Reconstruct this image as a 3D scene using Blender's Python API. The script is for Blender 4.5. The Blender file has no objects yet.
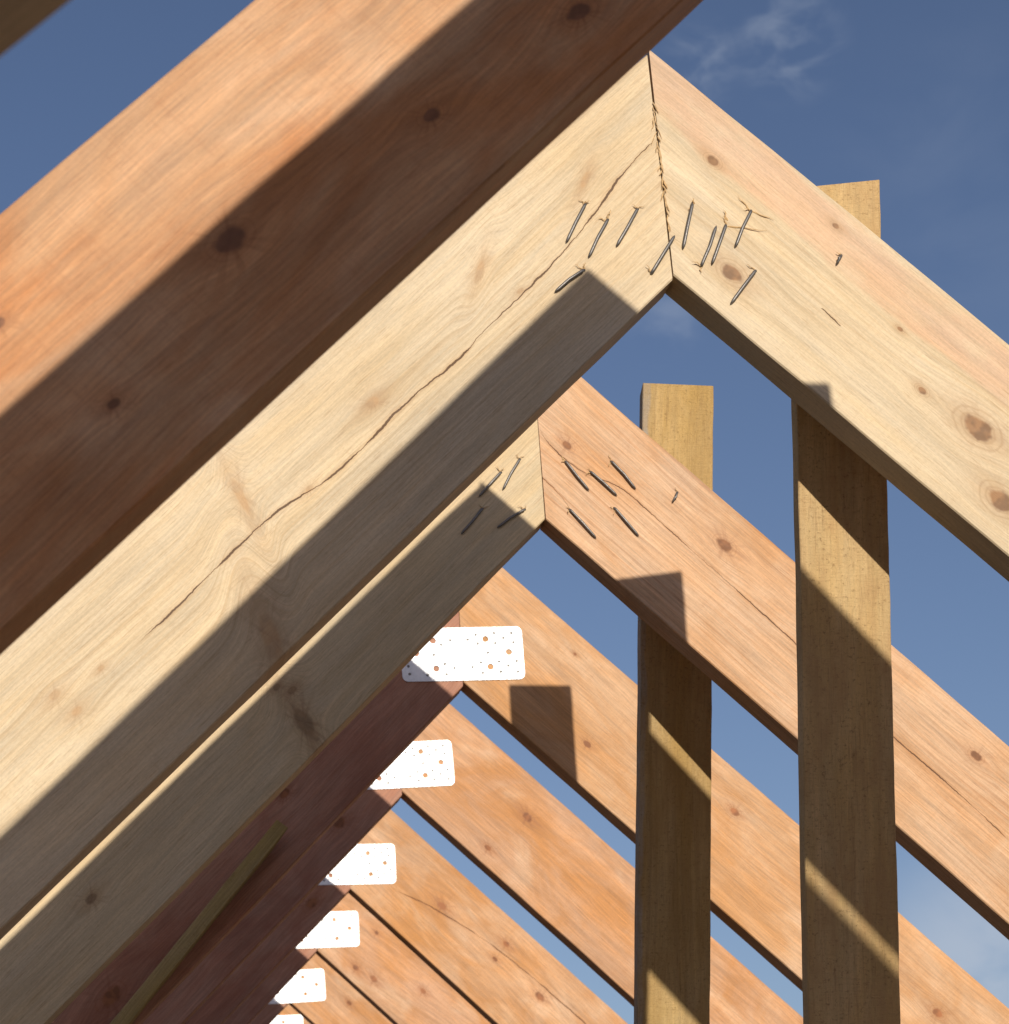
import bpy, bmesh, math, random
from mathutils import Vector, Matrix, noise

random.seed(7)
scene = bpy.context.scene
COL = scene.collection

# ------------------------------------------------------------------ helpers
def tag(o, label=None, cat=None, group=None, kind=None):
    if label: o['label'] = label
    if cat: o['category'] = cat
    if group: o['group'] = group
    if kind: o['kind'] = kind
    return o

def link_mesh(name, me, mat, parent=None):
    o = bpy.data.objects.new(name, me)
    COL.objects.link(o)
    if mat and not me.materials: me.materials.append(mat)
    if parent: o.parent = parent
    return o

def empty(name, loc):
    o = bpy.data.objects.new(name, None); COL.objects.link(o)
    o.location = loc; o.empty_display_size = .05
    return o

class NT:
    """small node building helper"""
    def __init__(s, tree): s.t = tree
    def n(s, kind, **kw):
        nd = s.t.nodes.new(kind)
        for k, v in kw.items(): setattr(nd, k, v)
        return nd
    def put(s, sock, v):
        if isinstance(v, bpy.types.NodeSocket): s.t.links.new(v, sock)
        elif v is not None: sock.default_value = v
    def m(s, op, a, b=None, c=None, clamp=False):
        nd = s.n('ShaderNodeMath', operation=op, use_clamp=clamp)
        s.put(nd.inputs[0], a); s.put(nd.inputs[1], b)
        if c is not None: s.put(nd.inputs[2], c)
        return nd.outputs[0]
    def vm(s, op, a, b=None):
        nd = s.n('ShaderNodeVectorMath', operation=op)
        s.put(nd.inputs[0], a); s.put(nd.inputs[1], b)
        return nd.outputs[0]
    def sep(s, v):
        nd = s.n('ShaderNodeSeparateXYZ'); s.put(nd.inputs[0], v); return nd.outputs
    def comb(s, x, y, z):
        nd = s.n('ShaderNodeCombineXYZ')
        s.put(nd.inputs[0], x); s.put(nd.inputs[1], y); s.put(nd.inputs[2], z)
        return nd.outputs[0]
    def noise(s, vec, scale=1., detail=3., rough=.5, dist=0.):
        nd = s.n('ShaderNodeTexNoise'); s.put(nd.inputs['Vector'], vec)
        nd.inputs['Scale'].default_value = scale; nd.inputs['Detail'].default_value = detail
        nd.inputs['Roughness'].default_value = rough; nd.inputs['Distortion'].default_value = dist
        return nd.outputs[0]
    def ss(s, v, a, b, lo=0., hi=1.):
        nd = s.n('ShaderNodeMapRange', interpolation_type='SMOOTHSTEP')
        s.put(nd.inputs['Value'], v); s.put(nd.inputs['From Min'], a); s.put(nd.inputs['From Max'], b)
        s.put(nd.inputs['To Min'], lo); s.put(nd.inputs['To Max'], hi)
        return nd.outputs[0]
    def mix(s, f, a, b, mode='MIX'):
        nd = s.n('ShaderNodeMix', data_type='RGBA', blend_type=mode)
        s.put(nd.inputs[0], f)
        s.put(nd.inputs[6], (*a, 1) if isinstance(a, tuple) else a)
        s.put(nd.inputs[7], (*b, 1) if isinstance(b, tuple) else b)
        return nd.outputs[2]

def knot_group():
    g = bpy.data.node_groups.new('KnotField', 'ShaderNodeTree')
    I = g.interface
    for nm in ('X', 'Z', 'KX', 'KZ', 'R', 'Wob', 'EX', 'EZ', 'Rot'):
        I.new_socket(nm, in_out='INPUT', socket_type='NodeSocketFloat')
    for nm in ('Push', 'Core', 'Halo', 'Ring', 'Ray'):
        I.new_socket(nm, in_out='OUTPUT', socket_type='NodeSocketFloat')
    b = NT(g); gi = b.n('NodeGroupInput'); go = b.n('NodeGroupOutput')
    X, Z, KX, KZ, R, W, EX, EZ, RO = gi.outputs[:9]
    px = b.m('SUBTRACT', X, KX); pz = b.m('SUBTRACT', Z, KZ); cs = b.m('COSINE', RO); sn = b.m('SINE', RO)
    dx = b.m('DIVIDE', b.m('ADD', b.m('MULTIPLY', px, cs), b.m('MULTIPLY', pz, sn)), b.m('MULTIPLY', R, EX))
    dz = b.m('DIVIDE', b.m('SUBTRACT', b.m('MULTIPLY', pz, cs), b.m('MULTIPLY', px, sn)), b.m('MULTIPLY', R, EZ))
    d0 = b.m('SQRT', b.m('ADD', b.m('POWER', b.m('MULTIPLY', dx, .82), 2.), b.m('MULTIPLY', dz, dz)))
    d = b.m('MULTIPLY', d0, b.m('ADD', 1., b.m('MULTIPLY', b.m('SUBTRACT', W, .5), 1.1)))
    # grain is pushed round the knot
    e = b.m('EXPONENT', b.m('MULTIPLY', b.m('ADD', b.m('POWER', b.m('DIVIDE', dx, 4.2), 2.), b.m('POWER', b.m('DIVIDE', dz, 2.6), 2.)), -1.))
    push = b.m('MULTIPLY', b.m('MULTIPLY', b.m('SUBTRACT', Z, KZ), -.92), e)
    core = b.ss(d, .72, 1.08, 1., 0.)
    halo = b.m('EXPONENT', b.m('MULTIPLY', b.m('ADD', b.m('POWER', b.m('DIVIDE', dx, 2.9), 2.), b.m('POWER', b.m('DIVIDE', dz, 1.7), 2.)), -1.))
    ring = b.m('MULTIPLY', b.m('SINE', b.m('MULTIPLY', b.m('MULTIPLY', d0, b.m('ADD', .85, b.m('MULTIPLY', W, .3))), 13.)), b.ss(d0, 1.5, 2.3, 1., 0.))
    ray0 = b.noise(b.comb(b.m('MULTIPLY', b.m('DIVIDE', dx, b.m('MAXIMUM', d0, .05)), 3.), b.m('MULTIPLY', b.m('DIVIDE', dz, b.m('MAXIMUM', d0, .05)), 3.), b.m('ADD', b.m('MULTIPLY', d0, .25), KX)), scale=1., detail=3., rough=.6)
    far = b.m('EXPONENT', b.m('MULTIPLY', b.m('ADD', b.m('POWER', b.m('DIVIDE', dx, 3.6), 2.), b.m('POWER', b.m('DIVIDE', dz, 3.), 2.)), -1.))
    ray = b.m('MULTIPLY', b.ss(ray0, .46, .66), far)
    for i, v in enumerate((push, core, halo, ring, ray)): g.links.new(v, go.inputs[i])
    return g
KG = knot_group()

def wood(name, base, late, stain, stain_amt=.4, freq=150., contrast=.5, knots=(), cracks=(), seed=0.,
         knot_col=(.16, .07, .03), rough=.62, band=None, sawn=0., wobble=.03, blotch=1., fibre=.22, kstr=.88, hstr=.62, rstr=.5, ringk=.3, pale=0., stain_scale=(3.2, 3., 17.)):
    mt = bpy.data.materials.new(name); mt.use_nodes = True
    t = mt.node_tree; t.nodes.clear(); b = NT(t)
    out = b.n('ShaderNodeOutputMaterial'); bs = b.n('ShaderNodeBsdfPrincipled')
    t.links.new(bs.outputs[0], out.inputs[0])
    tc = b.n('ShaderNodeTexCoord').outputs['Object']
    x, y, z = b.sep(tc)
    sh = (seed * 3.17 + 1.3, seed * 1.71, seed * 2.3 + .7)
    P = b.vm('ADD', tc, sh)
    wob = b.noise(b.vm('MULTIPLY', P, (60., 20., 60.)), detail=2.)
    # ring coordinate: board cut off centre, so the rings lean through the thickness
    warp = b.noise(b.vm('MULTIPLY', P, (1.1, 2.2, 4.5)), detail=2., rough=.45)
    warp2 = b.noise(b.vm('MULTIPLY', P, (9., 8., 26.)), detail=3., rough=.5)
    v = b.m('ADD', z, b.m('MULTIPLY', b.m('SUBTRACT', warp, .5), wobble * 2.4))
    v = b.m('ADD', v, b.m('MULTIPLY', b.m('SUBTRACT', warp2, .5), wobble * .16))
    v = b.m('ADD', v, b.m('MULTIPLY', y, .85))
    core = None; halo = None; kr = None
    rays = None
    for kk in knots:
        kx, kz, r = kk[:3]; ex, ez, ro = kk[3:] if len(kk) > 3 else (1.25, 1., 0.)
        g = b.n('ShaderNodeGroup'); g.node_tree = KG
        for i, s_ in enumerate((x, z, kx, kz, r, wob, ex, ez, ro)): b.put(g.inputs[i], s_)
        v = b.m('ADD', v, g.outputs[0])
        core = g.outputs[1] if core is None else b.m('MAXIMUM', core, g.outputs[1])
        halo = g.outputs[2] if halo is None else b.m('MAXIMUM', halo, g.outputs[2])
        rays = g.outputs[4] if rays is None else b.m('MAXIMUM', rays, g.outputs[4])
        kr = g.outputs[3] if kr is None else b.m('ADD', kr, g.outputs[3])
    # rings: slow rise to dark latewood, sharp edge; spacing itself varies
    vv = b.m('MULTIPLY', v, freq)
    vv = b.m('ADD', vv, b.m('MULTIPLY', b.noise(b.comb(0., b.m('MULTIPLY', v, 20.), 0.), detail=1.), 4.))
    fr = b.m('FRACT', vv)
    lw = b.m('MULTIPLY', b.ss(fr, .25, .88), b.ss(fr, .9, 1., 1., 0.))
    # each ring has its own strength, and strength drifts along the board
    rid = b.n('ShaderNodeTexWhiteNoise', noise_dimensions='1D'); b.put(rid.inputs['W'], b.m('FLOOR', vv))
    st = b.m('MULTIPLY', b.m('ADD', .25, rid.outputs[0]), b.ss(b.noise(b.vm('MULTIPLY', P, (2.3, 3., 9.)), detail=2.), .3, .68))
    lwm = b.m('MULTIPLY', b.m('MULTIPLY', lw, st), contrast, clamp=True)
    col = b.mix(lwm, base, late)
    # blotches of heartwood colour / primer, soft edged
    sn = b.noise(b.vm('MULTIPLY', P, stain_scale), detail=5., rough=.62, dist=.6)
    sm = b.m('MULTIPLY', b.ss(sn, .36, .66), stain_amt)
    col = b.mix(sm, col, stain)
    if pale:
        pz = b.noise(b.vm('MULTIPLY', P, (4.6, 4., 10.)), detail=4., rough=.55, dist=.8)
        col = b.mix(b.m('MULTIPLY', b.ss(pz, .5, .74), pale), col, (.74, .52, .34))
    if band:   # heartwood band along one side of the board: (z centre, half width, colour, strength)
        zc = b.m('ADD', band[0], b.m('MULTIPLY', b.m('SUBTRACT', b.noise(b.vm('MULTIPLY', P, (5., 5., 5.)), detail=4., rough=.6), .5), .045))
        bm_ = b.ss(b.m('ABSOLUTE', b.m('SUBTRACT', z, zc)), band[1] * .75, band[1] * 1.05, 1., 0.)
        bn = b.ss(b.noise(b.vm('MULTIPLY', P, (11., 9., 19.)), detail=4., rough=.6), .28, .6, .35, 1.)
        col = b.mix(b.m('MULTIPLY', b.m('MULTIPLY', bm_, bn), band[3]), col, band[2])
    # pale bleached figure and general unevenness
    pn = b.noise(b.comb(b.m('MULTIPLY', b.sep(P)[0], 2.4), b.m('MULTIPLY', y, 9.), b.m('MULTIPLY', v, 34.)), detail=5., rough=.62)
    hs = b.n('ShaderNodeHueSaturation'); b.put(hs.inputs['Color'], col)
    b.put(hs.inputs['Value'], b.ss(pn, .25, .75, 1. - .17 * blotch, 1. + .12 * blotch)); b.put(hs.inputs['Saturation'], b.ss(sn, .2, .8, .9, 1.08))
    col = hs.outputs[0]
    # pores and short dark fibres, faint planer chatter across the face
    pr = b.noise(b.vm('MULTIPLY', P, (34., 420., 520.)), detail=2., rough=.6)
    ch_ = b.noise(b.vm('MULTIPLY', P, (300., 6., 9.)), detail=2., rough=.5)
    col = b.mix(b.m('MULTIPLY', b.ss(pr, .55, .72), .34), col, (late[0] * .72, late[1] * .62, late[2] * .55))
    col = b.mix(b.m('MULTIPLY', b.ss(ch_, .5, .75), .13), col, late)
    # fibres
    fb = b.noise(b.vm('MULTIPLY', b.comb(b.sep(P)[0], b.sep(P)[1], b.m('ADD', v, sh[2])), (14., 420., 420.)), detail=3., rough=.65)
    fb2 = b.noise(b.vm('MULTIPLY', P, (260., 260., 700.)), detail=2., rough=.6)
    fm = b.m('ADD', b.ss(fb, .2, .8, -fibre, fibre), b.ss(fb2, .2, .8, -.07, .07))
    hs2 = b.n('ShaderNodeHueSaturation'); b.put(hs2.inputs['Color'], col); b.put(hs2.inputs['Value'], b.m('ADD', 1., fm))
    col = hs2.outputs[0]
    fbh = b.noise(b.vm('MULTIPLY', P, (16., 380., 380.)), detail=2., rough=.6)
    hgt = b.m('MULTIPLY', fbh, .6)
    if sawn:
        sw = b.noise(b.vm('MULTIPLY', P, (460., 60., 60.)), detail=4., rough=.8)
        sp = b.noise(b.vm('MULTIPLY', P, (260., 210., 200.)), detail=4., rough=.75)
        big = b.noise(b.vm('MULTIPLY', P, (9., 9., 22.)), detail=5., rough=.65)
        col = b.mix(b.m('MULTIPLY', b.ss(sw, .48, .72), .22 * sawn), col, late)
        col = b.mix(b.m('MULTIPLY', b.ss(sp, .54, .70), .6 * sawn), col, (late[0] * .55, late[1] * .5, late[2] * .45))
        col = b.mix(b.m('MULTIPLY', b.ss(big, .42, .66), .6 * sawn), col, stain)
        hgt = b.m('ADD', hgt, b.m('MULTIPLY', b.m('ADD', sw, sp), 1.4 * sawn))
    if halo is not None:
        hc = (min(1, base[0] * .72), base[1] * .55, base[2] * .42)
        col = b.mix(b.m('MULTIPLY', b.m('MULTIPLY', halo, hstr), b.ss(wob, .15, .8, .55, 1.)), col, hc)
        col = b.mix(b.m('MULTIPLY', rays, rstr), col, (base[0] * .5, base[1] * .36, base[2] * .3))
        krm = b.m('MULTIPLY', b.m('MAXIMUM', kr, 0.), ringk * kstr)
        col = b.mix(krm, col, (late[0] * .7, late[1] * .6, late[2] * .55))
        kc2 = (knot_col[0] * 1.7, knot_col[1] * 1.7, knot_col[2] * 1.6)
        kin = b.mix(b.ss(wob, .38, .62), knot_col, kc2)
        col = b.mix(b.m('MULTIPLY', core, kstr), col, kin)
    front = b.ss(y, .001, .004, 1., 0.)
    for pts, w in cracks:
        x0, x1 = min(p[0] for p in pts), max(p[0] for p in pts)
        z0, z1 = min(p[1] for p in pts) - .002, max(p[1] for p in pts) + .002
        fc = b.n('ShaderNodeFloatCurve'); cv = fc.mapping.curves[0]
        q = sorted(((p[0] - x0) / (x1 - x0), (p[1] - z0) / (z1 - z0)) for p in pts)
        cv.points[0].location = q[0]; cv.points[1].location = q[-1]
        for p in q[1:-1]: cv.points.new(*p)
        for p in cv.points: p.handle_type = 'AUTO_CLAMPED'
        fc.mapping.update()
        u = b.m('DIVIDE', b.m('SUBTRACT', x, x0), x1 - x0)
        b.put(fc.inputs['Value'], u)
        zc = b.m('ADD', b.m('MULTIPLY', fc.outputs[0], z1 - z0), z0)
        jit = b.m('MULTIPLY', b.m('SUBTRACT', b.noise(b.vm('MULTIPLY', P, (42., 1., 1.)), detail=5., rough=.74), .5), .0065)
        dist = b.m('ABSOLUTE', b.m('SUBTRACT', z, b.m('ADD', zc, jit)))
        wv = b.m('MULTIPLY', b.ss(b.noise(b.vm('MULTIPLY', P, (16., 1., 1.)), detail=2.), .35, .62, .22, 1.2), w)
        rng = b.m('MULTIPLY', b.ss(u, 0., .06), b.ss(u, .97, 1., 1., 0.))
        wv = b.m('MULTIPLY', wv, b.m('MAXIMUM', rng, .01))
        mk = b.m('MULTIPLY', b.m('MULTIPLY', b.ss(b.m('DIVIDE', dist, wv), .55, 1.05, 1., 0.), b.ss(rng, .01, .15)), front)
        soft = b.m('MULTIPLY', b.m('MULTIPLY', b.ss(b.m('DIVIDE', dist, wv), 0., 5., 1., 0.), b.ss(rng, .01, .15)), front)
        col = b.mix(b.m('MULTIPLY', soft, .3), col, (base[0] * .7, base[1] * .48, base[2] * .3))
        col = b.mix(b.m('MULTIPLY', mk, .9), col, (.09, .04, .018))
        hgt = b.m('SUBTRACT', hgt, b.m('MULTIPLY', mk, 4.))
    bp = b.n('ShaderNodeBump'); bp.inputs['Strength'].default_value = .55; bp.inputs['Distance'].default_value = .0009
    b.put(bp.inputs['Height'], hgt); t.links.new(bp.outputs[0], bs.inputs['Normal'])
    b.put(bs.inputs['Base Color'], col)
    b.put(bs.inputs['Roughness'], b.ss(fb, .2, .8, rough - .06, rough + .1))
    bs.inputs['Specular IOR Level'].default_value = .3
    return mt

def metal(name, base, rough, metallic, grime=.3, gscale=90.):
    mt = bpy.data.materials.new(name); mt.use_nodes = True
    b = NT(mt.node_tree); bs = mt.node_tree.nodes['Principled BSDF']
    tc = b.n('ShaderNodeTexCoord').outputs['Object']
    n1 = b.noise(tc, scale=gscale, detail=4., rough=.65)
    col = b.mix(b.m('MULTIPLY', b.ss(n1, .45, .75), grime), base, (base[0] * .6, base[1] * .58, base[2] * .55))
    b.put(bs.inputs['Base Color'], col); bs.inputs['Metallic'].default_value = metallic
    b.put(bs.inputs['Roughness'], b.ss(n1, .3, .7, rough - .08, rough + .1))
    return mt

# ------------------------------------------------------------------ board meshes
def board(name, u0, u1, zt, zb, y0, y1, cut=None, seg=48, ch=.0016, jit=.001, mat=None, parent=None, rseed=0, wane=(), bow=0.):
    """Board along local x from u0 to u1 (u0 = end at the cut), z from zt (top) to zb.
    cut(z) gives the x of the sawn end at height z.  Small arrises and slightly uneven edges."""
    prof = [(y0 + ch, zt), (y1 - ch, zt), (y1, zt - ch), (y1, zb + ch), (y1 - ch, zb), (y0 + ch, zb), (y0, zb + ch), (y0, zt - ch)]
    bm = bmesh.new(); rings = []
    for i in range(seg + 1):
        f = i / seg; f = f * f * .35 + f * .65
        ring = []
        for j, (py, pz) in enumerate(prof):
            xs = cut(pz) if cut else u0
            px = xs + (u1 - xs) * f
            s = jit * noise.noise(Vector((px * 9. + rseed * 7.1, (0 if pz > (zt + zb) / 2 else 5.), (0 if py < (y0 + y1) / 2 else 9.))))
            s += jit * 1.6 * noise.noise(Vector((px * 2. + rseed, 3. if pz > (zt + zb) / 2 else 8., 1.)))
            wz = bow * (1 - math.exp(-abs(px) / .07)) if pz > (zt + zb) / 2 else 0.
            if j == 7:     # front top arris: wane
                for wx, wl, wd in wane: wz -= wd * math.exp(-((px - wx) / wl) ** 2) * (1 + .5 * noise.noise(Vector((px * 60., 0, rseed))))
            ring.append(bm.verts.new((px, py, pz + s + wz)))
        rings.append(ring)
    for a, c in zip(rings, rings[1:]):
        for j in range(8):
            bm.faces.new((a[j], a[(j + 1) % 8], c[(j + 1) % 8], c[j]))
    bm.faces.new(rings[0][::-1]); bm.faces.new(rings[-1])
    bmesh.ops.recalc_face_normals(bm, faces=bm.faces)
    me = bpy.data.meshes.new(name); bm.to_mesh(me); bm.free()
    return link_mesh(name, me, mat, parent)

# ------------------------------------------------------------------ the roof frame, metres
T = .0501          # rafter thickness
LEN = 3.3
RAF = {  # (bay, slope): apex x, y, z of the front top edge, pitch, plumb depth
(-1,'L'):(0.0014,-2.5417,-0.0014,0.77939,0.3039),
(0,'L'):(0.0014,-1.7167,-0.0020,0.78262,0.3108), (0,'R'):(0.0014,-1.7167,-0.0150,0.76674,0.3039),
(1,'L'):(-0.0011,-0.9475,0.0013,0.78158,0.3062), (1,'R'):(-0.0011,-0.9475,0.0008,0.76538,0.3039),
(2,'L'):(-0.0034,0.0483,0.0019,0.77167,0.3076), (2,'R'):(-0.0034,0.0483,-0.0020,0.75581,0.3010),
(3,'L'):(-0.0011,0.8837,0.0000,0.77881,0.3009), (3,'R'):(-0.0011,0.8837,-0.0033,0.76956,0.2989),
(4,'L'):(0.0049,1.7399,-0.0025,0.78432,0.3070), (4,'R'):(0.0049,1.7399,-0.0002,0.76526,0.3008),
(5,'L'):(0.0064,2.6041,0.0076,0.77939,0.3057), (5,'R'):(0.0064,2.6041,0.0130,0.77012,0.3011),
(6,'L'):(-0.0052,3.5114,-0.0052,0.77939,0.3047), (6,'R'):(-0.0052,3.5114,-0.0067,0.77227,0.3039),
(7,'L'):(-0.0018,4.3768,-0.0007,0.77939,0.3042), (7,'R'):(-0.0018,4.3768,-0.0007,0.76674,0.3042),
(8,'L'):(-0.0018,5.2393,-0.0006,0.77939,0.3039), (8,'R'):(-0.0018,5.2393,-0.0006,0.76674,0.3039),
(9,'L'):(-0.0018,6.1018,-0.0006,0.77939,0.3039), (9,'R'):(-0.0018,6.1018,-0.0006,0.76674,0.3039),
}
# where the mitre runs, world x at the top and at the bottom of the joint
SEAM = {2: (-.0075, -.0015), 3: (-.004, -.001)}

PALE = dict(base=(.66, .525, .34), late=(.50, .345, .185), stain=(.65, .475, .28))
ORNG = dict(base=(.585, .325, .158), late=(.43, .20, .075), stain=(.52, .24, .085))
PINK = dict(base=(.64, .40, .225), late=(.46, .225, .095), stain=(.55, .275, .12))
DEEP = dict(base=(.64, .35, .18), late=(.42, .17, .08), stain=(.50, .20, .105))

K = {
(0,'L'): [(-.9, -.1, .011), (-.5, -.06, .008)],
(1,'L'): [(-.9621,-.1233,.010), (-.7848,-.1526,.006), (-.6374,-.1708,.008), (-1.1203,-.0597,.004), (-1.1081,-.1547,.004), (-1.6,-.1,.012), (-.3,-.08,.008)],
(2,'L'): [(-.1964,-.0613,.0045,2.6,1.,.4), (-.376,-.0551,.005,2.6,1.,.5), (-.3614,-.1054,.003), (-.587,-.0831,.0065), (-.7145,-.1057,.0035), (-.775,-.060,.0065,3.2,.9,1.2), (-1.0754,-.0807,.005), (-1.0205,-.0932,.003), (-1.0714,-.1094,.005), (-.8676,-.1952,.011,2.4,1.,1.1)],
(3,'L'): [(-.6806,-.1102,.005), (-.6688,-.1284,.006), (-.6912,-.1731,.011,2.2,1.,1.3), (-1.0739,-.1382,.006), (-1.4,-.08,.009)],
(4,'L'): [(-.5849,-.122,.007), (-1.0429,-.1527,.013)],
(5,'L'): [(-.3511,-.1636,.010), (-.8,-.12,.008)],
(6,'L'): [(-.3052,-.1732,.012), (-.9,-.15,.008)],
(2,'R'): [(.1452,-.0649,.0058), (.2541,-.1661,.0095), (.4465,-.0796,.003), (.5131,-.1244,.0045), (.5918,-.1158,.014), (.6647,-.171,.012), (.3076,-.0261,.0035)],
(3,'R'): [(.4302,-.0553,.0085), (.1533,-.1013,.006), (.914,-.0475,.006), (.80,-.16,.004)],
(4,'R'): [(.7277,-.0616,.008), (.3248,-.0352,.003), (.4497,-.1504,.006), (1.2314,-.0954,.009), (1.0,-.15,.006)],
(5,'R'): [(.4447,-.0752,.010), (.4268,-.1836,.007), (.9,-.08,.008), (1.2,-.14,.007)],
(6,'R'): [(.4075,-.0945,.012), (.5871,-.0571,.009), (.591,-.1037,.006), (.7347,-.0985,.011), (1.0,-.06,.009)],
(7,'R'): [(.3227,-.1821,.009), (.3804,-.1711,.010), (.5043,-.1039,.009), (.30,-.07,.006), (.62,-.16,.008)],
(8,'R'): [(.35,-.1,.008), (.52,-.15,.009)],
(9,'R'): [(.3,-.12,.008)],
}
C2L = [(-.0878,-.0825), (-.1433,-.0856), (-.2155,-.0976), (-.3041,-.1079), (-.3634,-.1105), (-.4333,-.1109), (-.477,-.1143), (-.5525,-.11), (-.6583,-.1136), (-.7878,-.0986), (-.8695,-.0997), (-.9261,-.1015), (-.971,-.0999)]
C3R = [(.0989,-.1058), (.1657,-.1208), (.2743,-.0955), (.4007,-.0971), (.4945,-.0986), (.6003,-.101), (.8123,-.1118), (.9274,-.1117), (1.0271,-.1149)]
CR = {(2,'L'): [(C2L, .0014)], (3,'R'): [(C3R, .001), ([(.10,-.150), (.15,-.166), (.20,-.171), (.24,-.182)], .0009)],
      (6,'R'): [([(.2951,-.1442), (.403,-.1121), (.6064,-.0795), (.95,-.07)], .0012)],
      (2,'R'): [([(.360,-.126), (.375,-.1265), (.392,-.1275)], .0010)]}

MAT = {
 (0,'L'): dict(PALE, base=(.50,.36,.20), stain_amt=.4, freq=90., contrast=.4, seed=.4),
 (1,'L'): dict(DEEP, base=(.585,.318,.148), late=(.36,.14,.06), stain=(.46,.18,.075), kstr=.72, stain_amt=.6, pale=.35, stain_scale=(5.,4.,12.), freq=95., contrast=.28, seed=1.1, knot_col=(.11,.045,.025), rstr=.6, wobble=.045, blotch=1.1),
 (2,'L'): dict(PALE, stain_amt=.4, freq=115., contrast=.55, seed=2.3, kstr=.3, hstr=.55, rstr=.3, knot_col=(.32,.17,.07), wobble=.022, blotch=1., fibre=.12),
 (3,'L'): dict(PALE, base=(.63,.49,.295), kstr=.6, stain_amt=.4, freq=100., contrast=.35, seed=3.2, knot_col=(.17,.10,.05), blotch=.8, fibre=.14),
 (2,'R'): dict(PALE, stain_amt=.3, freq=100., contrast=.5, seed=4.4, knot_col=(.20,.105,.05), wobble=.026, band=(-.034,.036,(.64,.40,.245),.75), blotch=1., fibre=.12, kstr=.9, hstr=.7, rstr=.15, ringk=.35),
 (3,'R'): dict(PINK, pale=.3, stain_scale=(5.,4.,12.), stain_amt=.5, freq=105., contrast=.7, seed=5.6, knot_col=(.17,.07,.03), wobble=.03),
 (4,'R'): dict(ORNG, base=(.605,.36,.185), stain_amt=.5, pale=.4, stain_scale=(5.,4.,11.), freq=90., contrast=.45, seed=6.1, knot_col=(.24,.09,.035), wobble=.04),
}
def raf_mat(key):
    p = MAT.get(key)
    if p is None:
        k, s = key
        rnd = random.Random(k * 10 + (s == 'R'))
        basec = DEEP if s == 'L' else ORNG
        p = dict(basec, stain_amt=.7, pale=(.5 if s == 'R' else .12), stain_scale=(5.5,4.,10.), freq=rnd.uniform(80, 115), contrast=.42, seed=7.7 + k * 1.37 + (s == 'R') * .61,
                 knot_col=(.20, .075, .03), wobble=.045, blotch=1.25)
        q = rnd.uniform(.9, 1.08); p['base'] = tuple(v * q * (1 if i != 1 else rnd.uniform(.96, 1.01)) for i, v in enumerate(p['base']))
        if s == 'L': p['base'] = (.44, .215, .13); p['stain'] = (.34, .145, .095)
    return wood('wood_bay%d_%s' % (key[0] + 1, 'left' if key[1] == 'L' else 'right'), knots=[(q[0], q[1], q[2] * (.78 if key[0] > 3 and key[1] == 'R' else (.85 if key == (1, 'L') else 1.)), *q[3:]) for q in K.get(key, ())], cracks=CR.get(key, ()), **p)

LBL = {
(-1,'L'): 'left sloping rafter of the nearest bay, overhead behind the viewer, out of frame',
(-1,'R'): 'right sloping rafter of the nearest bay, overhead behind the viewer, outside the picture',
(0,'L'): 'blurred dark brown rafter crossing only the extreme top left corner in front of the sky',
(0,'R'): 'right sloping rafter meeting the blurred corner rafter, out of frame at top right',
(1,'L'): 'large reddish brown foreground rafter, sunlit upper half and deep shadow on its lower half',
(1,'R'): 'right sloping rafter meeting the large reddish foreground rafter, out of frame at top right',
(2,'L'): 'pale yellow rafter with a long wavy crack, behind the large reddish foreground rafter',
(2,'R'): 'pale rafter with pinkish upper edge and two big round knots, right of the highest joint',
(3,'L'): 'pale olive rafter mostly in shade with four bent nails, second joint from the top',
(3,'R'): 'pinkish rafter with a long thin crack and bent nails, descending right from the second joint',
(4,'L'): 'reddish shaded rafter holding the left end of the largest metal plate and the brace',
(4,'R'): 'light orange rafter descending right from the largest white metal plate',
(5,'L'): 'reddish shaded rafter under the left end of the second largest metal plate',
(5,'R'): 'orange rafter descending right from the second largest metal plate',
(6,'L'): 'dark reddish rafter under the left end of the third metal plate from the top',
(6,'R'): 'orange rafter with a crack through several knots, descending right from the third metal plate',
(7,'L'): 'dark reddish rafter under the left end of the fourth metal plate from the top',
(7,'R'): 'orange rafter with paired dark knots, descending right from the fourth metal plate',
(8,'L'): 'dark reddish rafter under the left end of the fifth metal plate from the top',
(8,'R'): 'orange rafter descending right from the fifth metal plate, near the bottom edge',
(9,'L'): 'dark rafter left of the lowest metal plate, cut off by the bottom edge',
(9,'R'): 'orange rafter right of the lowest metal plate, cut off by the bottom edge',
(10,'L'): 'farthest left sloping rafter, below the lowest metal plate',
(10,'R'): 'farthest right sloping rafter, below the lowest metal plate',
}
rafters = {}
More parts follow.
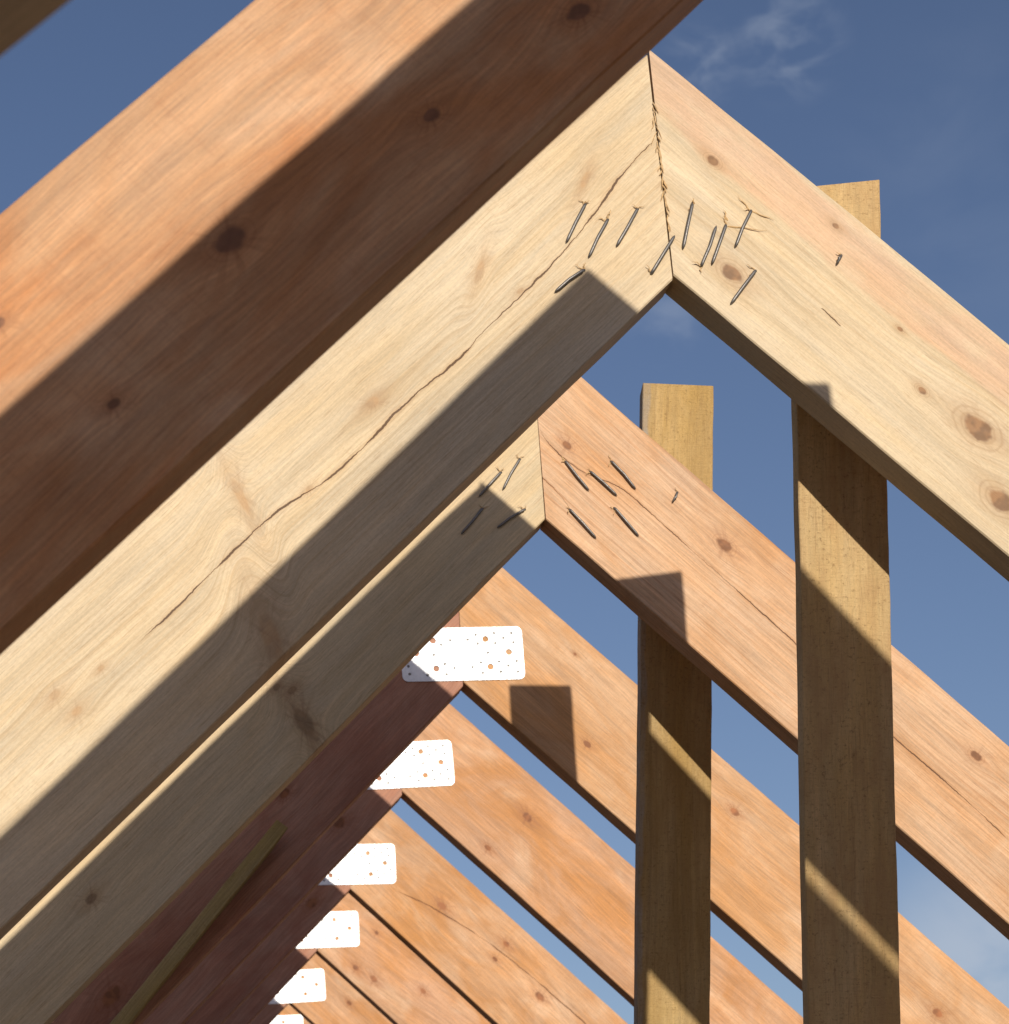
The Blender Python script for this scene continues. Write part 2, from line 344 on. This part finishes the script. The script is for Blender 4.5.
def make_rafter(k, s):
    ax, ay, az, al, h = RAF[k, s]
    c, sn = math.cos(al), math.sin(al)
    o_y = 0.
    zt, zb = 0., -h * c
    st, sb = SEAM.get(k, (0., 0.))
    gap = .0004
    g = 1 if s == 'R' else -1
    # mitre in world x as function of world z (relative to the apex)
    def cut(zl):
        # local point (xl, zl): world dx = c*xl + sn*zl (R) / c*xl - sn*zl (L); dz = -sn*xl + c*zl (R) / sn*xl + c*zl (L)
        # seam line: X = st + (sb-st)*(-Z/h), X measured from the apex
        m = (sb - st) / (-h)
        if s == 'R':   # c*xl + sn*zl = st + gap + m*(-sn*xl + c*zl)
            if k == 2: return (st + gap + .0016 * max(0, 1 + zl / .16) + m * c * zl - sn * zl) / (c + m * sn)
            return (st + gap + m * c * zl - sn * zl) / (c + m * sn)
        return (st - gap + m * c * zl + sn * zl) / (c - m * sn)
    o = board('rafter', 0, g * LEN, zt, zb, 0., T, cut=cut, mat=raf_mat((k, s)), rseed=k * 2 + (s == 'R'),
              seg=90, bow=.0045 if (k, s) == (2, 'L') else 0., wane=((.292, .03, .004), (.33, .016, .003)) if (k, s) == (2, 'R') else ())
    o.location = (ax, ay, az)
    o.rotation_euler = (0, al if s == 'R' else -al, 0)
    tag(o, LBL[k, s], 'rafter', 'left sloping rafters' if s == 'L' else 'right sloping rafters')
    rafters[k, s] = o
    return o
for key in RAF: make_rafter(*key)

# ------------------------------------------------------------------ bent-over nails
M_NAIL = metal('nail_steel', (.22, .205, .19), .5, .8, .6, 900.)
M_SPL = wood('splinter_wood', (.66, .46, .24), (.42, .25, .11), (.60, .38, .18), seed=12.)
def tube(bm, pts, rads, n=8, flat=1.):
    rings = []
    for i, p in enumerate(pts):
        a = pts[max(0, i - 1)]; c = pts[min(len(pts) - 1, i + 1)]
        d = (c - a).normalized()
        up = Vector((0, 1, 0)) if abs(d.y) < .9 else Vector((1, 0, 0))
        e1 = d.cross(up).normalized(); e2 = d.cross(e1).normalized()
        rings.append([bm.verts.new(p + (e1 * math.cos(t) + e2 * math.sin(t) * flat) * rads[i]) for t in [2 * math.pi * q / n for q in range(n)]])
    for a, c in zip(rings, rings[1:]):
        for j in range(n): bm.faces.new((a[j], a[(j + 1) % n], c[(j + 1) % n], c[j]))
    bm.faces.new(rings[0][::-1]); bm.faces.new(rings[-1])

def nail(parent, a, t, r=.00165, lift=.004):
    A = Vector((a[0], 0, a[1])); B = Vector((t[0], 0, t[1])); d = (B - A)
    L = d.length; d.normalize()
    side = Vector((-d.z, 0, d.x)) * random.uniform(-.0012, .0012)
    pts = [A + Vector((0, .006, 0)), A + Vector((0, -.0006, 0)), A + d * .002 + Vector((0, -.0026, 0)), A + d * .005 + Vector((0, -.0034, 0)),
           A + d * (L * .5) + side + Vector((0, -lift, 0)), A + d * (L - .007) + Vector((0, -lift * .8, 0)), A + d * (L - .003) + Vector((0, -lift * .7, 0)), B + Vector((0, -lift * .55, 0))]
    bm = bmesh.new(); tube(bm, pts, [r, r, r, r, r, r, r * .75, r * .15], 8)
    bmesh.ops.recalc_face_normals(bm, faces=bm.faces)
    me = bpy.data.meshes.new('nail'); bm.to_mesh(me); bm.free()
    for p in me.polygons: p.use_smooth = True
    return link_mesh('nail', me, M_NAIL, parent)

def splinter(parent, x, z, ang, L, w, lift=.003, kind=0):
    """torn up sliver of wood: thin tapered wedge curling off the face"""
    bm = bmesh.new(); d = Vector((math.cos(ang), 0, math.sin(ang))); s = Vector((-d.z, 0, d.x))
    A = Vector((x, .0005, z)); rows = []
    for i in range(6):
        f = i / 5; ww = w * (1 - f) ** .7 * (1 + .3 * math.sin(i * 2.3 + x * 90)) + .0001
        c = A + d * (L * f) + Vector((0, -lift * math.sin(f * 1.7) - .0003, 0)) + s * (math.sin(i * 1.9 + z * 70) * w * .35)
        rows.append([bm.verts.new(c + s * ww * .5), bm.verts.new(c + Vector((0, -.0008 * (1 - f) - .0001, 0))), bm.verts.new(c - s * ww * .5), bm.verts.new(c + Vector((0, .0005, 0)))])
    for a, c in zip(rows, rows[1:]):
        for j in range(4): bm.faces.new((a[j], a[(j + 1) % 4], c[(j + 1) % 4], c[j]))
    bm.faces.new(rows[0][::-1]); bm.faces.new(rows[-1])
    bmesh.ops.recalc_face_normals(bm, faces=bm.faces)
    me = bpy.data.meshes.new('splinter'); bm.to_mesh(me); bm.free()
    return link_mesh('splinter', me, M_SPL, parent)

NAILS = {
(2,'L'): [((-.2208,-.0832),(-.2758,-.1013)), ((-.2162,-.1152),(-.2706,-.1325)), ((-.1788,-.1304),(-.2354,-.1458)), ((-.2862,-.1394),(-.3336,-.1347)), ((-.2302,-.1976),(-.1724,-.1844))],
(2,'R'): [((.1633,-.1294),(.1922,-.1845)), ((.2219,-.186),(.2023,-.1316)), ((.21,-.1226),(.2299,-.1758)), ((.2201,-.0851),(.2361,-.1379)), ((.2729,-.1443),(.278,-.2003)), ((.336,-.0535),(.3393,-.0685))],
(3,'L'): [((-.1691,-.1227),(-.2251,-.1377)), ((-.2056,-.1171),(-.2588,-.1198)), ((-.2683,-.1363),(-.322,-.1412)), ((-.2239,-.1818),(-.2755,-.1721))],
(3,'R'): [((.1684,-.1241),(.2252,-.1352)), ((.2068,-.1099),(.2614,-.1113)), ((.2189,-.0744),(.2752,-.083)), ((.2229,-.1784),(.2819,-.1856)), ((.2703,-.1289),(.3266,-.138)), ((.324,-.0414),(.329,-.0605))],
}
for key, lst in NAILS.items():
    for i, (a, t) in enumerate(lst):
        short = math.dist(a, t) < .03
        nail(rafters[key], a, t, r=.0020 if not short else .0019, lift=.0045 if not short else .006)
        # torn grain where the point came through
        g = 0. if key[1] == 'L' else math.pi
        rr = random.Random(i * 3 + key[0])
        for q in range(2 if not short else 1):
            splinter(rafters[key], a[0] + rr.uniform(-.001, .001), a[1] + rr.uniform(-.001, .002), g + rr.uniform(-.7, .7) + q * 1.6, rr.uniform(.006, .013), rr.uniform(.0018, .003), rr.uniform(.002, .005))
# two long slivers lifted between the nails beside the first joint, and the torn edge of the mitre
splinter(rafters[2,'R'], .2201, -.0851, .35, .030, .0022, .002)
splinter(rafters[2,'R'], .2201, -.0851, math.pi - .15, .024, .0022, .002)
splinter(rafters[2,'R'], .212, -.121, .62, .048, .0020, .0025)
splinter(rafters[2,'R'], .207, -.116, math.pi - .6, .014, .0028, .003)
def seam_rags(parent, z0, z1, n, seed, amp=.0022):
    """ragged fibres standing proud along the mitre, one part"""
    rr = random.Random(seed); bm = bmesh.new()
    ax, ay, az, al, h = RAF[2, 'R']; c, sn = math.cos(al), math.sin(al)
    for i in range(n):
        f = i / (n - 1); X = -.0075 + .006 * f + rr.uniform(-.0008, .0008); Z = z0 + (z1 - z0) * f
        L = rr.uniform(.007, .02); w = rr.uniform(.4, 1.) * amp; an = -math.pi / 2 + rr.uniform(-.45, .45)
        A = Vector((X * c - Z * sn, 0, X * sn + Z * c)); aw = an + al
        d = Vector((math.cos(aw), 0, math.sin(aw))); pts = []
        for q in range(4): pts.append(A + d * L * q / 3 + Vector((rr.uniform(-1, 1) * .0006, -.0012 - rr.uniform(0, .0012), rr.uniform(-1, 1) * .0006)))
        tube(bm, pts, [w * .3, w * .6, w * .5, w * .1], 5)
    bmesh.ops.recalc_face_normals(bm, faces=bm.faces)
    me = bpy.data.meshes.new('torn_grain'); bm.to_mesh(me); bm.free()
    link_mesh('torn_grain', me, M_SPL, parent)
seam_rags(rafters[2,'R'], -.07, -.235, 26, 5)

# ------------------------------------------------------------------ perforated nail plates
def plate_mesh():
    W, H, th, cr = .2245, .100, .002, .011
    cu = bpy.data.curves.new('plate_outline', 'CURVE'); cu.dimensions = '2D'; cu.fill_mode = 'BOTH'; cu.extrude = th / 2
    def loop(pts):
        sp = cu.splines.new('POLY'); sp.points.add(len(pts) - 1)
        for i, p in enumerate(pts): sp.points[i].co = (p[0], p[1], 0, 1)
        sp.use_cyclic_u = True
    outl = []
    for cx, cy, a0 in ((W/2-cr, H/2-cr, 0), (-W/2+cr, H/2-cr, 90), (-W/2+cr, -H/2+cr, 180), (W/2-cr, -H/2+cr, 270)):
        for q in range(7):
            a = math.radians(a0 + q * 15); outl.append((cx + cr * math.cos(a), cy + cr * math.sin(a)))
    loop(outl)
    def hole(px, py, r, n=14):
        loop([(px + r * math.cos(-2 * math.pi * q / n), py + r * math.sin(-2 * math.pi * q / n)) for q in range(n)])
    U = lambda px: (px - 625) / 630 * .222
    V = lambda py: -(py - 270) / 280 * .098
    for px, py in ((750,192), (868,265), (766,342), (475,195), (385,262), (484,346)): hole(U(px), V(py), .0058, 18)
    small = [(565,195), (517,218), (657,193), (708,216), (700,168), (797,160), (845,188), (888,163), (895,213), (800,215), (758,265), (717,318), (672,343), (578,345),
             (530,322), (812,315), (860,338), (905,314), (818,370), (723,375), (908,372), (476,272), (437,380), (535,378), (345,372), (340,330), (352,165), (400,215), (440,165), (357,213)]
    for px, py in small: hole(U(px), V(py), .0027, 12)
    ob = bpy.data.objects.new('tmp', cu); COL.objects.link(ob)
    dg = bpy.context.evaluated_depsgraph_get(); me = bpy.data.meshes.new_from_object(ob.evaluated_get(dg))
    bpy.data.objects.remove(ob); me.name = 'perforated_plate'; me.materials.clear()
    me.transform(Matrix.Rotation(math.radians(90), 4, 'X'))
    return me, [(U(px), V(py)) for px, py in small]
M_PLATE = metal('galvanised_steel', (.80, .81, .82), .5, .4, .25, 160.)
M_HEAD = metal('nail_head_zinc', (.20, .19, .18), .55, .6, .4, 500.)
pme, holes = plate_mesh(); pme.materials.append(M_PLATE)
hb = bmesh.new(); bmesh.ops.create_cone(hb, cap_ends=True, segments=12, radius1=.0023, radius2=.0019, depth=.0012)
bmesh.ops.rotate(hb, verts=hb.verts, matrix=Matrix.Rotation(math.radians(90), 3, 'X'))
hme = bpy.data.meshes.new('nail_head'); hb.to_mesh(hme); hb.free(); hme.materials.append(M_HEAD)
PL = {4: (.0015, -.2492, -.014), 5: (.001, -.2455, -.035), 6: (.0025, -.2432, .004), 7: (.006, -.2462, -.006), 8: (-.003, -.2585, -.03), 9: (.009, -.2636, -.01)}
PLBL = {4: 'largest white perforated metal plate, screwed over the joint just below the nailed pine joints',
 5: 'second largest white perforated metal plate, below the largest one',
 6: 'third white perforated metal plate from the top, above a narrow dark gap between rafters',
 7: 'fourth white perforated metal plate from the top, with squared right end',
 8: 'fifth white perforated metal plate from the top, near the bottom edge',
 9: 'lowest white perforated metal plate, half cut off by the bottom edge'}
for k, (px, pz, ro) in PL.items():
    ax, ay, az, al, h = RAF[k, 'R']
    o = link_mesh('perforated_plate', pme, None)
    o.location = (ax + px, ay - .0014, az + pz); o.rotation_euler = (0, ro, 0)
    tag(o, PLBL[k], 'metal plate', 'perforated metal plates on the ridge joints')
    for i in range(len(holes)):
        n = link_mesh('nail_head', hme, None, o); n.location = (holes[i][0], -.0004, holes[i][1])

# ------------------------------------------------------------------ posts behind the right slope (plumb planks leaning back)
ROUGH = dict(base=(.64, .445, .205), late=(.38, .23, .105), stain=(.50, .31, .14))
M_POST = {
 0: wood('post_wood_a', seed=21., knots=(), stain_amt=.3, freq=70., contrast=.3, sawn=1., fibre=.08, rough=.8, **ROUGH),
 1: wood('post_wood_b', seed=23., knots=((.455, -.045, .007), (.79, -.05, .014), (.35, -.07, .006)), stain_amt=.25, freq=70., contrast=.25, sawn=1.1, fibre=.08, rough=.8, knot_col=(.2,.09,.03), **ROUGH),
 2: wood('post_wood_c', band=(-.006, .017, (.40,.37,.33), .7), seed=27., knots=((.62, -.09, .016), (.3, -.06, .006)), stain_amt=.5, freq=80., contrast=.35, sawn=.9, fibre=.08, rough=.8, knot_col=(.13,.07,.03), base=(.56,.38,.155), late=(.30,.185,.075), stain=(.42,.265,.10)),
}
def post(name, TL, TR, BL, BR, mat, th, label, ext=1.35):
    """plank given by the four corners of its front face; local x runs down the plank, local z across"""
    TL, TR, BL, BR = map(Vector, (TL, TR, BL, BR))
    BL = TL + (BL - TL) * ext; BR = TR + (BR - TR) * ext
    X = ((BL + BR) / 2 - (TL + TR) / 2).normalized()
    Zt = (TL - TR); Y = Zt.cross(X).normalized()
    if Y.y < 0: Y = -Y
    Z = X.cross(Y).normalized()
    M = Matrix((X, Y, Z)).transposed().to_4x4(); M.translation = TL
    Mi = M.inverted(); c = [Mi @ p for p in (TL, TR, BR, BL)]
    if c[1].z > 0:   # keep z pointing so that the board lies at negative z
        pass
    bm = bmesh.new(); seg = 70; rings = []; e = .0012
    for i in range(seg + 1):
        f = i / seg
        L = c[0].lerp(c[3], f); Rr = c[1].lerp(c[2], f)
        jl = .0006 * noise.noise(Vector((L.x * 14, 1, th * 90))) + .0009 * noise.noise(Vector((L.x * 3, 4, th * 50)))
        jr = .0009 * noise.noise(Vector((Rr.x * 22, 7, th * 70))) + .001 * noise.noise(Vector((Rr.x * 3, 9, th * 20)))
        s = 1 if Rr.z < L.z else -1
        zl, zr = L.z + jl, Rr.z + jr
        xl, xr = L.x, Rr.x; q_ = .8 * th * (1 - f)      # the top is cut on a slope, falling to the back
        yl, yr = L.y, Rr.y
        prof = [(xl, yl, zl - s * e), (xl, yl + e, zl), (xl + q_, yl + th - e, zl), (xl + q_, yl + th, zl - s * e), (xr + q_, yr + th, zr + s * e), (xr + q_, yr + th - e, zr), (xr, yr + e, zr), (xr, yr, zr + s * e)]
        rings.append([bm.verts.new(p) for p in prof])
    for a, q in zip(rings, rings[1:]):
        for j in range(8): bm.faces.new((a[j], a[(j + 1) % 8], q[(j + 1) % 8], q[j]))
    bm.faces.new(rings[0][::-1]); bm.faces.new(rings[-1])
    bmesh.ops.recalc_face_normals(bm, faces=bm.faces)
    me = bpy.data.meshes.new(name); bm.to_mesh(me); bm.free()
    o = link_mesh(name, me, mat); o.matrix_world = M
    tag(o, label, 'plank', 'upright planks leaning on the right rafters')
    return o
post('upright_plank', (.172,.1025,-.154), (.2851,.1005,-.1400), (.1468,.301,-1.1401), (.2592,.3018,-1.144), M_POST[1], .022,
     'wide rough yellowish plank standing behind the pale rafter with two big knots', 1.5)
post('upright_plank', (.1777,.9359,-.0572), (.2912,.9367,-.0605), (.1477,1.1821,-1.0045), (.2614,1.1831,-1.0082), M_POST[2], .022,
     'narrower weathered plank with squared top standing behind the pinkish rafter', 1.5)
post('upright_plank', (.186,-.894,-.144), (.2764,-.894,-.144), (.135,-.695,-1.136), (.252,-.695,-1.14), M_POST[0], .022,
     'rough plank behind the foreground truss, out of frame at top right', 1.5)

# narrow brace lying against the shaded rafter at the lower left
def brace():
    TLx, TLz, TRx, TRz = -.3425, -.5598, -.3234, -.575
    d = Vector((-.613 + .333, 0, -.9005 + .5675)).normalized()
    me_o = post('diagonal_brace', (TLx, 1.689, TLz), (TRx, 1.689, TRz),
                tuple(Vector((-.6292, 1.689, -.8999))), tuple(Vector((-.5972, 1.689, -.901))),
                wood('brace_wood', seed=31., base=(.44,.31,.12), late=(.26,.17,.06), stain=(.34,.24,.085), knots=((.13,-.008,.004),), stain_amt=.5, freq=90., contrast=.4, sawn=.6, rough=.8),
                .0495, 'narrow olive brown brace nailed against the shaded reddish rafter at lower left', 2.4)
    me_o['category'] = 'brace'; del me_o['group']
brace()

# ------------------------------------------------------------------ ground below (out of frame, gives the bounce light)
def ground():
    bm = bmesh.new(); n = 40; R = 2500.
    def added_hill(r, t):     # open ground; unseen hills added all round to block the low sky light
        f = max(0., r - 120.) / 1000.; k = .75 + .35 * noise.noise(Vector((math.cos(t) * 2.2, math.sin(t) * 2.2, r * .0012)))
        return -3.9 + 70. * min(1., f) ** 1.2 * k
    rows = []
    for i in range(n + 1):
        r = R * (i / n) ** 3
        rows.append([bm.verts.new((r * math.cos(t), r * math.sin(t), added_hill(r, t))) for t in [2 * math.pi * q / 48 for q in range(48)]] if i else [bm.verts.new((0, 0, -3.9))])
    for i in range(n):
        for q in range(48):
            if i == 0: bm.faces.new((rows[0][0], rows[1][q], rows[1][(q + 1) % 48]))
            else: bm.faces.new((rows[i][q], rows[i + 1][q], rows[i + 1][(q + 1) % 48], rows[i][(q + 1) % 48]))
    me = bpy.data.meshes.new('ground'); bm.to_mesh(me); bm.free()
    mt = bpy.data.materials.new('building_site_soil'); mt.use_nodes = True
    b = NT(mt.node_tree); bs = mt.node_tree.nodes['Principled BSDF']
    tc = b.n('ShaderNodeTexCoord').outputs['Object']
    n1 = b.noise(tc, scale=.6, detail=8., rough=.6); n2 = b.noise(tc, scale=30., detail=4.)
    rr_ = b.n('ShaderNodeVectorMath', operation='LENGTH'); b.put(rr_.inputs[0], tc)
    col = b.mix(b.ss(n1, .35, .65), (.095, .055, .022), (.065, .04, .018)); col = b.mix(b.m('MULTIPLY', n2, .4), col, (.12, .07, .03))
    col = b.mix(b.ss(rr_.outputs['Value'], 60., 160.), col, (.035, .045, .02))
    b.put(bs.inputs['Base Color'], col); bs.inputs['Roughness'].default_value = .95
    o = link_mesh('ground', me, mt); tag(o, kind='structure')
ground()

# ------------------------------------------------------------------ light and sky
SUN = Vector((.1113, -1., .3116)).normalized()
el = math.asin(SUN.z); az = math.atan2(SUN.x, SUN.y)
sl = bpy.data.lights.new('sun', 'SUN'); sl.energy = 4.0; sl.angle = math.radians(.55); sl.color = (1., .93, .82)
so = bpy.data.objects.new('sun', sl); COL.objects.link(so); so.location = SUN * 20
so.rotation_euler = (-SUN).to_track_quat('-Z', 'Y').to_euler()

w = bpy.data.worlds.new('World'); scene.world = w; w.use_nodes = True
b = NT(w.node_tree); bg = w.node_tree.nodes['Background']
sky = b.n('ShaderNodeTexSky', sky_type='NISHITA'); sky.sun_disc = False
sky.sun_elevation = el; sky.sun_rotation = az; sky.altitude = 300.; sky.air_density = 1.; sky.dust_density = 1.; sky.ozone_density = 3.
dirv = b.n('ShaderNodeTexCoord').outputs['Generated']
def cloud(c, half, gain, scale, lo, hi):
    c = Vector(c).normalized()
    dd = b.n('ShaderNodeVectorMath', operation='DISTANCE'); b.put(dd.inputs[0], b.vm('NORMALIZE', dirv)); b.put(dd.inputs[1], tuple(c))
    win = b.ss(dd.outputs['Value'], half * .2, half, 1., 0.)
    n = b.noise(b.vm('MULTIPLY', dirv, (1., 1., 1.6)), scale=scale, detail=5., rough=.52, dist=.5)
    return b.m('MULTIPLY', b.m('MULTIPLY', win, b.ss(n, lo, hi)), gain)
cl = cloud((.2495,.8312,.4965), .022, .26, 40., .40, .70)
cl = b.m('MAXIMUM', cl, cloud((.281,.819,.4995), .030, .24, 40., .42, .72))
cl = b.m('MAXIMUM', cl, cloud((.354,.9225,.155), .055, .60, 16., .30, .66))
cl = b.m('MAXIMUM', cl, cloud((.241,.8818,.4054), .020, .22, 34., .40, .72))
cl = b.m('MAXIMUM', cl, cloud((.3554,.8231,.443), .09, .05, 16., .38, .75))
col = b.mix(cl, b.mix(1., sky.outputs[0], (1.04, .90, .925), 'MULTIPLY'), (5.6, 6.2, 7.2))
b.put(bg.inputs['Color'], col); bg.inputs['Strength'].default_value = .088

# ------------------------------------------------------------------ camera
cd = bpy.data.cameras.new('camera'); cam = bpy.data.objects.new('camera', cd); COL.objects.link(cam)
R_ = Vector((.98423, -.16676, -.05894)); U_ = Vector((-.0024, -.34581, .9383)); F_ = Vector((.17685, .92337, .34076))
Mx = Matrix((R_, U_, -F_)).transposed().to_4x4(); Mx.translation = (-.7151, -2.5186, -1.546)
cam.matrix_world = Mx
cd.sensor_fit = 'HORIZONTAL'; cd.sensor_width = 36.; cd.lens = 88.638; cd.clip_start = .05; cd.clip_end = 6000.
cd.dof.use_dof = True; cd.dof.focus_distance = 3.1; cd.dof.aperture_fstop = 20.
scene.camera = cam

scene.render.engine = 'CYCLES'
scene.view_settings.view_transform = 'Standard'; scene.view_settings.look = 'None'
scene.view_settings.exposure = 0.; scene.view_settings.gamma = 1.
